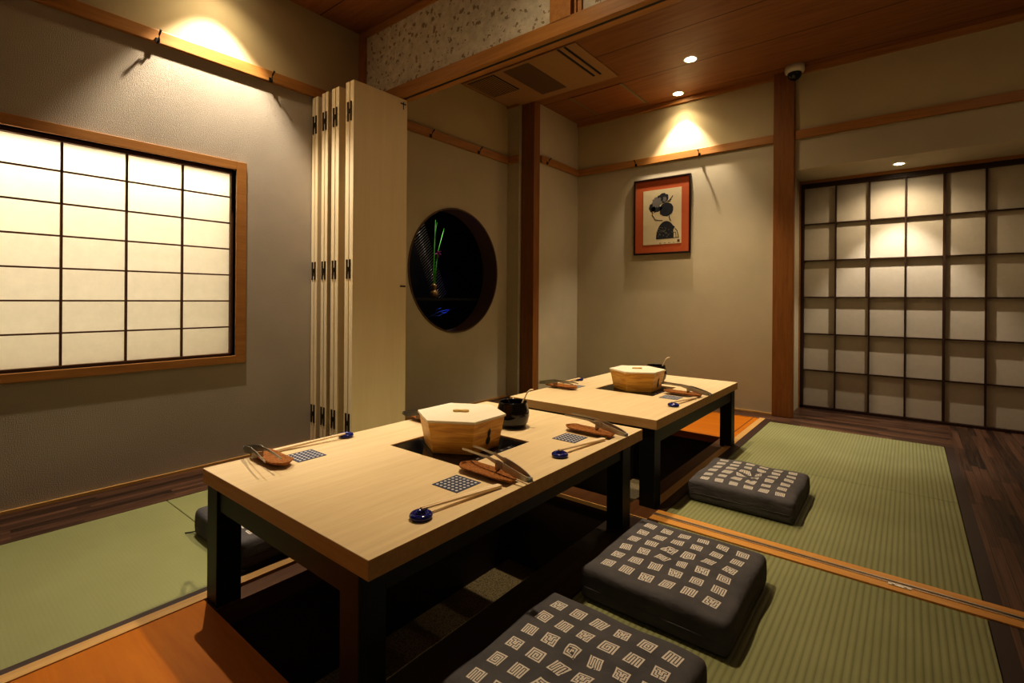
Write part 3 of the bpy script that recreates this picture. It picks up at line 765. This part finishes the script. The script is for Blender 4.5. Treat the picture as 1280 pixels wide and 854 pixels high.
def tray_build(t):
    # boat tray: long along x, pointed inner tip, blunt outer end
    bm = bmesh.new(); nx, ny = 26, 10; g = []
    for i in range(nx + 1):
        u = i / nx; x = -.098 + .19 * u
        hw = .033 * min(1, (u / .14) ** .6 if u < .14 else 1) * (1 - .25 * max(0, (u - .85) / .15))
        hw = max(hw, .002)
        row = []
        for j in range(ny + 1):
            v_ = -1 + 2 * j / ny
            z = .0055 + .009 * abs(v_) ** 2.2 + .004 * max(0, .25 - u) / .25
            row.append(bm.verts.new((x, v_ * hw, z)))
        g.append(row)
    for i in range(nx):
        for j in range(ny):
            f = bm.faces.new((g[i][j], g[i + 1][j], g[i + 1][j + 1], g[i][j + 1])); f.smooth = True
    o = obj('dish', bm, [m_tray, m_tray], t)
    md = o.modifiers.new('solid', 'SOLIDIFY'); md.thickness = .0045; md.offset = -1; md.material_offset = 1; md.material_offset_rim = 1
    return o
def tong_build(t):
    def arm(s_):
        bm = bmesh.new()
        prof = [  # x, y half-gap, z, vertical half width, thickness
            (.125, .000, .010, .006), (.118, .006, .011, .0072), (.10, .010, .014, .0085), (.07, .013, .019, .010), (.04, .014, .024, .0105), (.012, .014, .029, .009),
            (0, .0145, .031, .0055), (-.03, .016, .036, .0035), (-.07, .018, .036, .0032), (-.11, .0195, .036, .0030), (-.14, .020, .035, .0028)]
        th_ = .0011; rows = []
        for x, yy, z, hw in prof:
            rows.append([bm.verts.new((x, s_ * yy + dy, z + dz)) for dy, dz in ((-th_, -hw), (th_, -hw), (th_, hw), (-th_, hw))])
        for a, b in zip(rows, rows[1:]):
            for k in range(4): bm.faces.new((a[k], a[(k + 1) % 4], b[(k + 1) % 4], b[k]))
        bm.faces.new(rows[0]); bm.faces.new(rows[-1])
        if s_ < 0:
            for k in range(6): bx(bm, .004 + k * .005, .0065 + k * .005, -.0165, -.0150, .018, .038)
        return obj('tong_arm', bm, m_steel, t)
    arm(1); arm(-1)
    bm = bmesh.new(); bx(bm, .108, .126, -.009, .009, .005, .0065); lathe(bm, [(.009, -.004), (.009, .004)], 20, (.120, 0, .011)); obj('joint', bm, m_steel, t)
    bm = boxes((.002, .006, -.0155, .0155, .008, .024)); obj('stand_foot', bm, m_steel, t)

P = {}
def place(cx, cy, rz, where, side):
    """cx, cy: position of the chopstick rest; side people sit on given by rz (0 = right side)"""
    s_, c_ = math.sin(rz), math.cos(rz)
    def at(dx, dy, dz=0): return (cx + c_ * dx - s_ * dy, cy + s_ * dx + c_ * dy, ZT + dz)
    def put(key, build, name, loc, rot, label, cat, grp):
        if key not in P:
            o = build(); P[key] = o; tag(o, label, cat, grp)
            o.location = loc; o.rotation_euler = (0, 0, rot)
        else: o = dup(P[key], loc, rot, label, grp)
        return o
    put('rest', lambda: obj('chopstick_rest', rest_bm(), m_bluecer), '', at(0, 0, .0006), rz, 'cobalt blue ring chopstick rest ' + where, 'chopstick rest', 'blue ring chopstick rests')
    put('chop', lambda: obj('chopsticks', chop_bm(), m_chop, None, .0004), '', at(-.010, .010, .001), rz - R(7.0), 'joined pair of pale wooden chopsticks ' + where, 'chopsticks', 'joined wooden chopsticks')
    put('coast', lambda: obj('paper_coaster', coaster_bm(), m_coaster), '', at(-.085, .195), rz, 'square indigo coaster with white dots ' + where, 'coaster', 'dotted indigo coasters')
    def bt():
        t = thing('boat_tray', '', ''); tray_build(t); return t
    def bg():
        t = thing('serving_tongs', '', ''); tong_build(t); return t
    put('tray', bt, '', at(-.062, .287), rz + R(-1), 'narrow brown boat-shaped tray ' + where, 'tray', 'brown boat-shaped trays')
    put('tong', bg, '', at(-.045, .318, .008), rz + R(-9), 'steel tongs lying on the brown tray ' + where, 'tongs', 'steel serving tongs')
place(1.910, .727, 0, 'at near table, right side, nearest camera', 'r')
place(1.910, 1.282, 0, 'at near table, right side, farther setting', 'r')
place(1.222, .985, math.pi, 'at near table, left side, nearest camera', 'l')
place(1.222, 1.60, math.pi, 'at near table, left side, behind box', 'l')
place(1.911, 2.222, 0, 'on right side of far table', 'r')
place(1.210, 2.565, math.pi, 'on left side of far table', 'l')

# ------------------------------------------------------------------ cushions
FRET = [["11111011111", "10001010001", "10111011101", "10100000101", "10101110101", "10101010101", "11101110111", "10001010001", "10111011101", "10000000001", "11111111111"],
        ["11101011111", "10101010001", "10101010101", "10101010101", "10101010101", "10101010101", "10101010101", "10101010101", "10101010101", "10001000101", "11111111101"],
        ["11111111101", "10000000101", "10111110101", "10100010101", "10101010101", "10101010101", "10101110101", "10100000101", "10111111101", "10000000001", "11111111111"]]
FPOS = [0.]
for _k in range(11): FPOS.append(FPOS[-1] + (1.25 if _k % 2 == 0 else .7))
FPOS = [q / FPOS[-1] for q in FPOS]
def cushion(cx, cy, hx, hy, h, rz, label, seed, amp=1.):
    rr = random.Random(seed)
    t = thing('floor_cushion', label, 'cushion', (cx, cy, 0), rz, 'charcoal patterned floor cushions')
    r = .015; hz = h / 2; ph = [rr.random() * 6.28 for _ in range(6)]
    def wr(x, y):
        d = math.hypot(x, y); a = math.atan2(y, x)
        z = .010 * max(0, 1 - (x / hx) ** 2) * max(0, 1 - (y / hy) ** 2)
        z -= .012 * math.exp(-(d / .035) ** 2) * amp
        z += .0028 * amp * math.sin(7 * a + ph[0] + 2 * math.sin(3 * a + ph[1])) * math.exp(-((d - .06) / .06) ** 2)
        z += .0022 * math.sin(x * 31 + ph[2] + 1.5 * math.sin(y * 17 + ph[3])) * math.sin(y * 23 + ph[4])
        return z
    def shp(p):
        x, y, z = p
        q = Vector((max(-hx + r, min(hx - r, x)), max(-hy + r, min(hy - r, y)), max(-hz + r, min(hz - r, z))))
        d = Vector(p) - q
        if d.length > 1e-7:
            d = d.normalized() * r
        o = q + d
        k = (o.z + hz) / h
        o.z += wr(x, y) * k ** 2
        bul = 1 + .012 * math.sin(math.pi * k) 
        o.x = o.x * bul + .0025 * k * math.sin(y * 26 + ph[5]); o.y = o.y * bul + .0025 * math.sin(x * 24 + ph[1]) * k
        return (o.x, o.y, o.z + hz)
    bm = bmesh.new(); nx, ny, nz = 40, 42, 12
    V = {}
    def key(i, j, k):
        if (i, j, k) not in V:
            V[(i, j, k)] = bm.verts.new(shp((-hx + 2 * hx * i / nx, -hy + 2 * hy * j / ny, -hz + h * k / nz)))
        return V[(i, j, k)]
    def quad(a, b, c_, d):
        f = bm.faces.new([key(*a), key(*b), key(*c_), key(*d)]); f.smooth = True
    for i in range(nx):
        for j in range(ny):
            quad((i, j, 0), (i, j + 1, 0), (i + 1, j + 1, 0), (i + 1, j, 0)); quad((i, j, nz), (i + 1, j, nz), (i + 1, j + 1, nz), (i, j + 1, nz))
        for k in range(nz):
            quad((i, 0, k), (i + 1, 0, k), (i + 1, 0, k + 1), (i, 0, k + 1)); quad((i, ny, k), (i, ny, k + 1), (i + 1, ny, k + 1), (i + 1, ny, k))
    for j in range(ny):
        for k in range(nz):
            quad((0, j, k), (0, j, k + 1), (0, j + 1, k + 1), (0, j + 1, k)); quad((nx, j, k), (nx, j + 1, k), (nx, j + 1, k + 1), (nx, j, k + 1))
    # printed key-fret marks, kept in the cover's own mesh
    S = .0335; px, py = .0575, .0595
    for a in range(6):
        for b in range(6):
            mx, my = (a - 2.5) * px, (b - 2.5) * py
            pat = FRET[(a * 2 + b + seed) % 3]; ang = (rr.random() - .5) * .16; flip = rr.random() < .5
            d = math.hypot(mx, my); near = math.exp(-(d / .085) ** 2) * amp
            sx = 1 + (rr.random() - .5) * (.12 + .7 * near); sh = (rr.random() - .5) * (.14 + 1.1 * near); tp = (rr.random() - .5) * (.1 + 1.0 * near)
            for i in range(11):
                for j in range(11):
                    if pat[j][i if not flip else 10 - i] == '0': continue
                    cs = []
                    for (di, dj) in ((0, 0), (1, 0), (1, 1), (0, 1)):
                        u, v_ = FPOS[i + di] - .5, FPOS[j + dj] - .5
                        x = S * (u * sx * (1 + tp * v_) + sh * v_); y = S * v_
                        x, y = x * math.cos(ang) - y * math.sin(ang), x * math.sin(ang) + y * math.cos(ang)
                        x += mx * (1 - .10 * near); y += my * (1 - .10 * near)
                        q = shp((x, y, hz)); cs.append(bm.verts.new((q[0], q[1], q[2] + .0007)))
                    f = bm.faces.new(cs); f.material_index = 1
    for f in bm.faces: pass
    me_ob = obj('cover', bm, [m_fab, m_print], t)
    # corner ties / seam piping
    bm = bmesh.new(); pr_ = []
    for k in range(81):
        a = k / 80 * 4; s_ = int(a) % 4; f_ = a - int(a)
        q = [(-hx + 2 * hx * f_, -hy), (hx, -hy + 2 * hy * f_), (hx - 2 * hx * f_, hy), (-hx, hy - 2 * hy * f_)][s_]
        rl = .018; qx = max(-hx + rl, min(hx - rl, q[0])); qy = max(-hy + rl, min(hy - rl, q[1]))
        d = Vector((q[0] - qx, q[1] - qy)); 
        if d.length > 0: d = d.normalized() * rl
        pr_.append(((qx + d.x) * 1.008, (qy + d.y) * 1.008, h * .42))
    tube(bm, pr_, .0022, 6); obj('seam_piping', bm, m_fab, t)
    return t
cushion(2.213, .886, .198, .205, .088, R(0), 'charcoal cushion with white fret squares, closest to the camera at bottom centre', 1, .5)
cushion(2.216, 1.437, .200, .208, .090, R(0), 'charcoal cushion with white fret squares, between the nearest cushion and the floor track', 2, .45)
cushion(2.210, 2.325, .200, .200, .088, R(0), 'charcoal cushion with white fret squares, beyond the floor track beside the far table', 3, .9)
cushion(.945, .885, .196, .205, .090, R(0), 'charcoal cushion on the left tatami behind the near table leg', 4)

# cushion tie on the left mat
bm = bmesh.new(); tube(bm, [(.75, .69, .008), (.742, .678, .006), (.73, .672, .003), (.722, .66, .003)], .002, 6)
o = obj('cord_end', bm, m_rubber); tag(o, 'short dark cord end beside the left cushion on the tatami', 'cord')

# ------------------------------------------------------------------ world, camera
wd = bpy.data.worlds.new('world'); sc.world = wd; wd.use_nodes = True
wd.node_tree.nodes['Background'].inputs[0].default_value = (1, .75, .45, 1); wd.node_tree.nodes['Background'].inputs[1].default_value = .012
area((2.6, -.6, 2.35), (2.2, 1.2, .3), 1.2, .8, 3, (1, .78, .5))  # added ambient fill behind the camera, no fitting there
area((3.3, 3.0, 2.45), (3.0, 4.0, .4), .8, .8, 1.5, (1, .78, .5))  # added ambient fill without a fitting, lifts the lattice screen

cam = bpy.data.cameras.new('camera'); co = bpy.data.objects.new('camera', cam); col.objects.link(co)
yaw, roll = .6741, .0073
F = Vector((-math.sin(yaw), math.cos(yaw), 0)); Rt = Vector((math.cos(yaw), math.sin(yaw), 0)); Up = Vector((0, 0, 1))
r_ = Rt * math.cos(roll) + Up * math.sin(roll); u_ = Up * math.cos(roll) - Rt * math.sin(roll)
mw = Matrix((( r_.x, u_.x, -F.x, 2.742), (r_.y, u_.y, -F.y, 0), (r_.z, u_.z, -F.z, .85), (0, 0, 0, 1)))
co.matrix_world = mw
cam.sensor_fit = 'HORIZONTAL'; cam.sensor_width = 36; cam.lens = 619.5 * 36 / 1280; cam.shift_y = -(427 - 373.94) / 1280; cam.clip_start = .02
sc.camera = co
sc.view_settings.view_transform = 'Standard'
sc.view_settings.look = 'Medium High Contrast'
sc.view_settings.exposure = 0.0
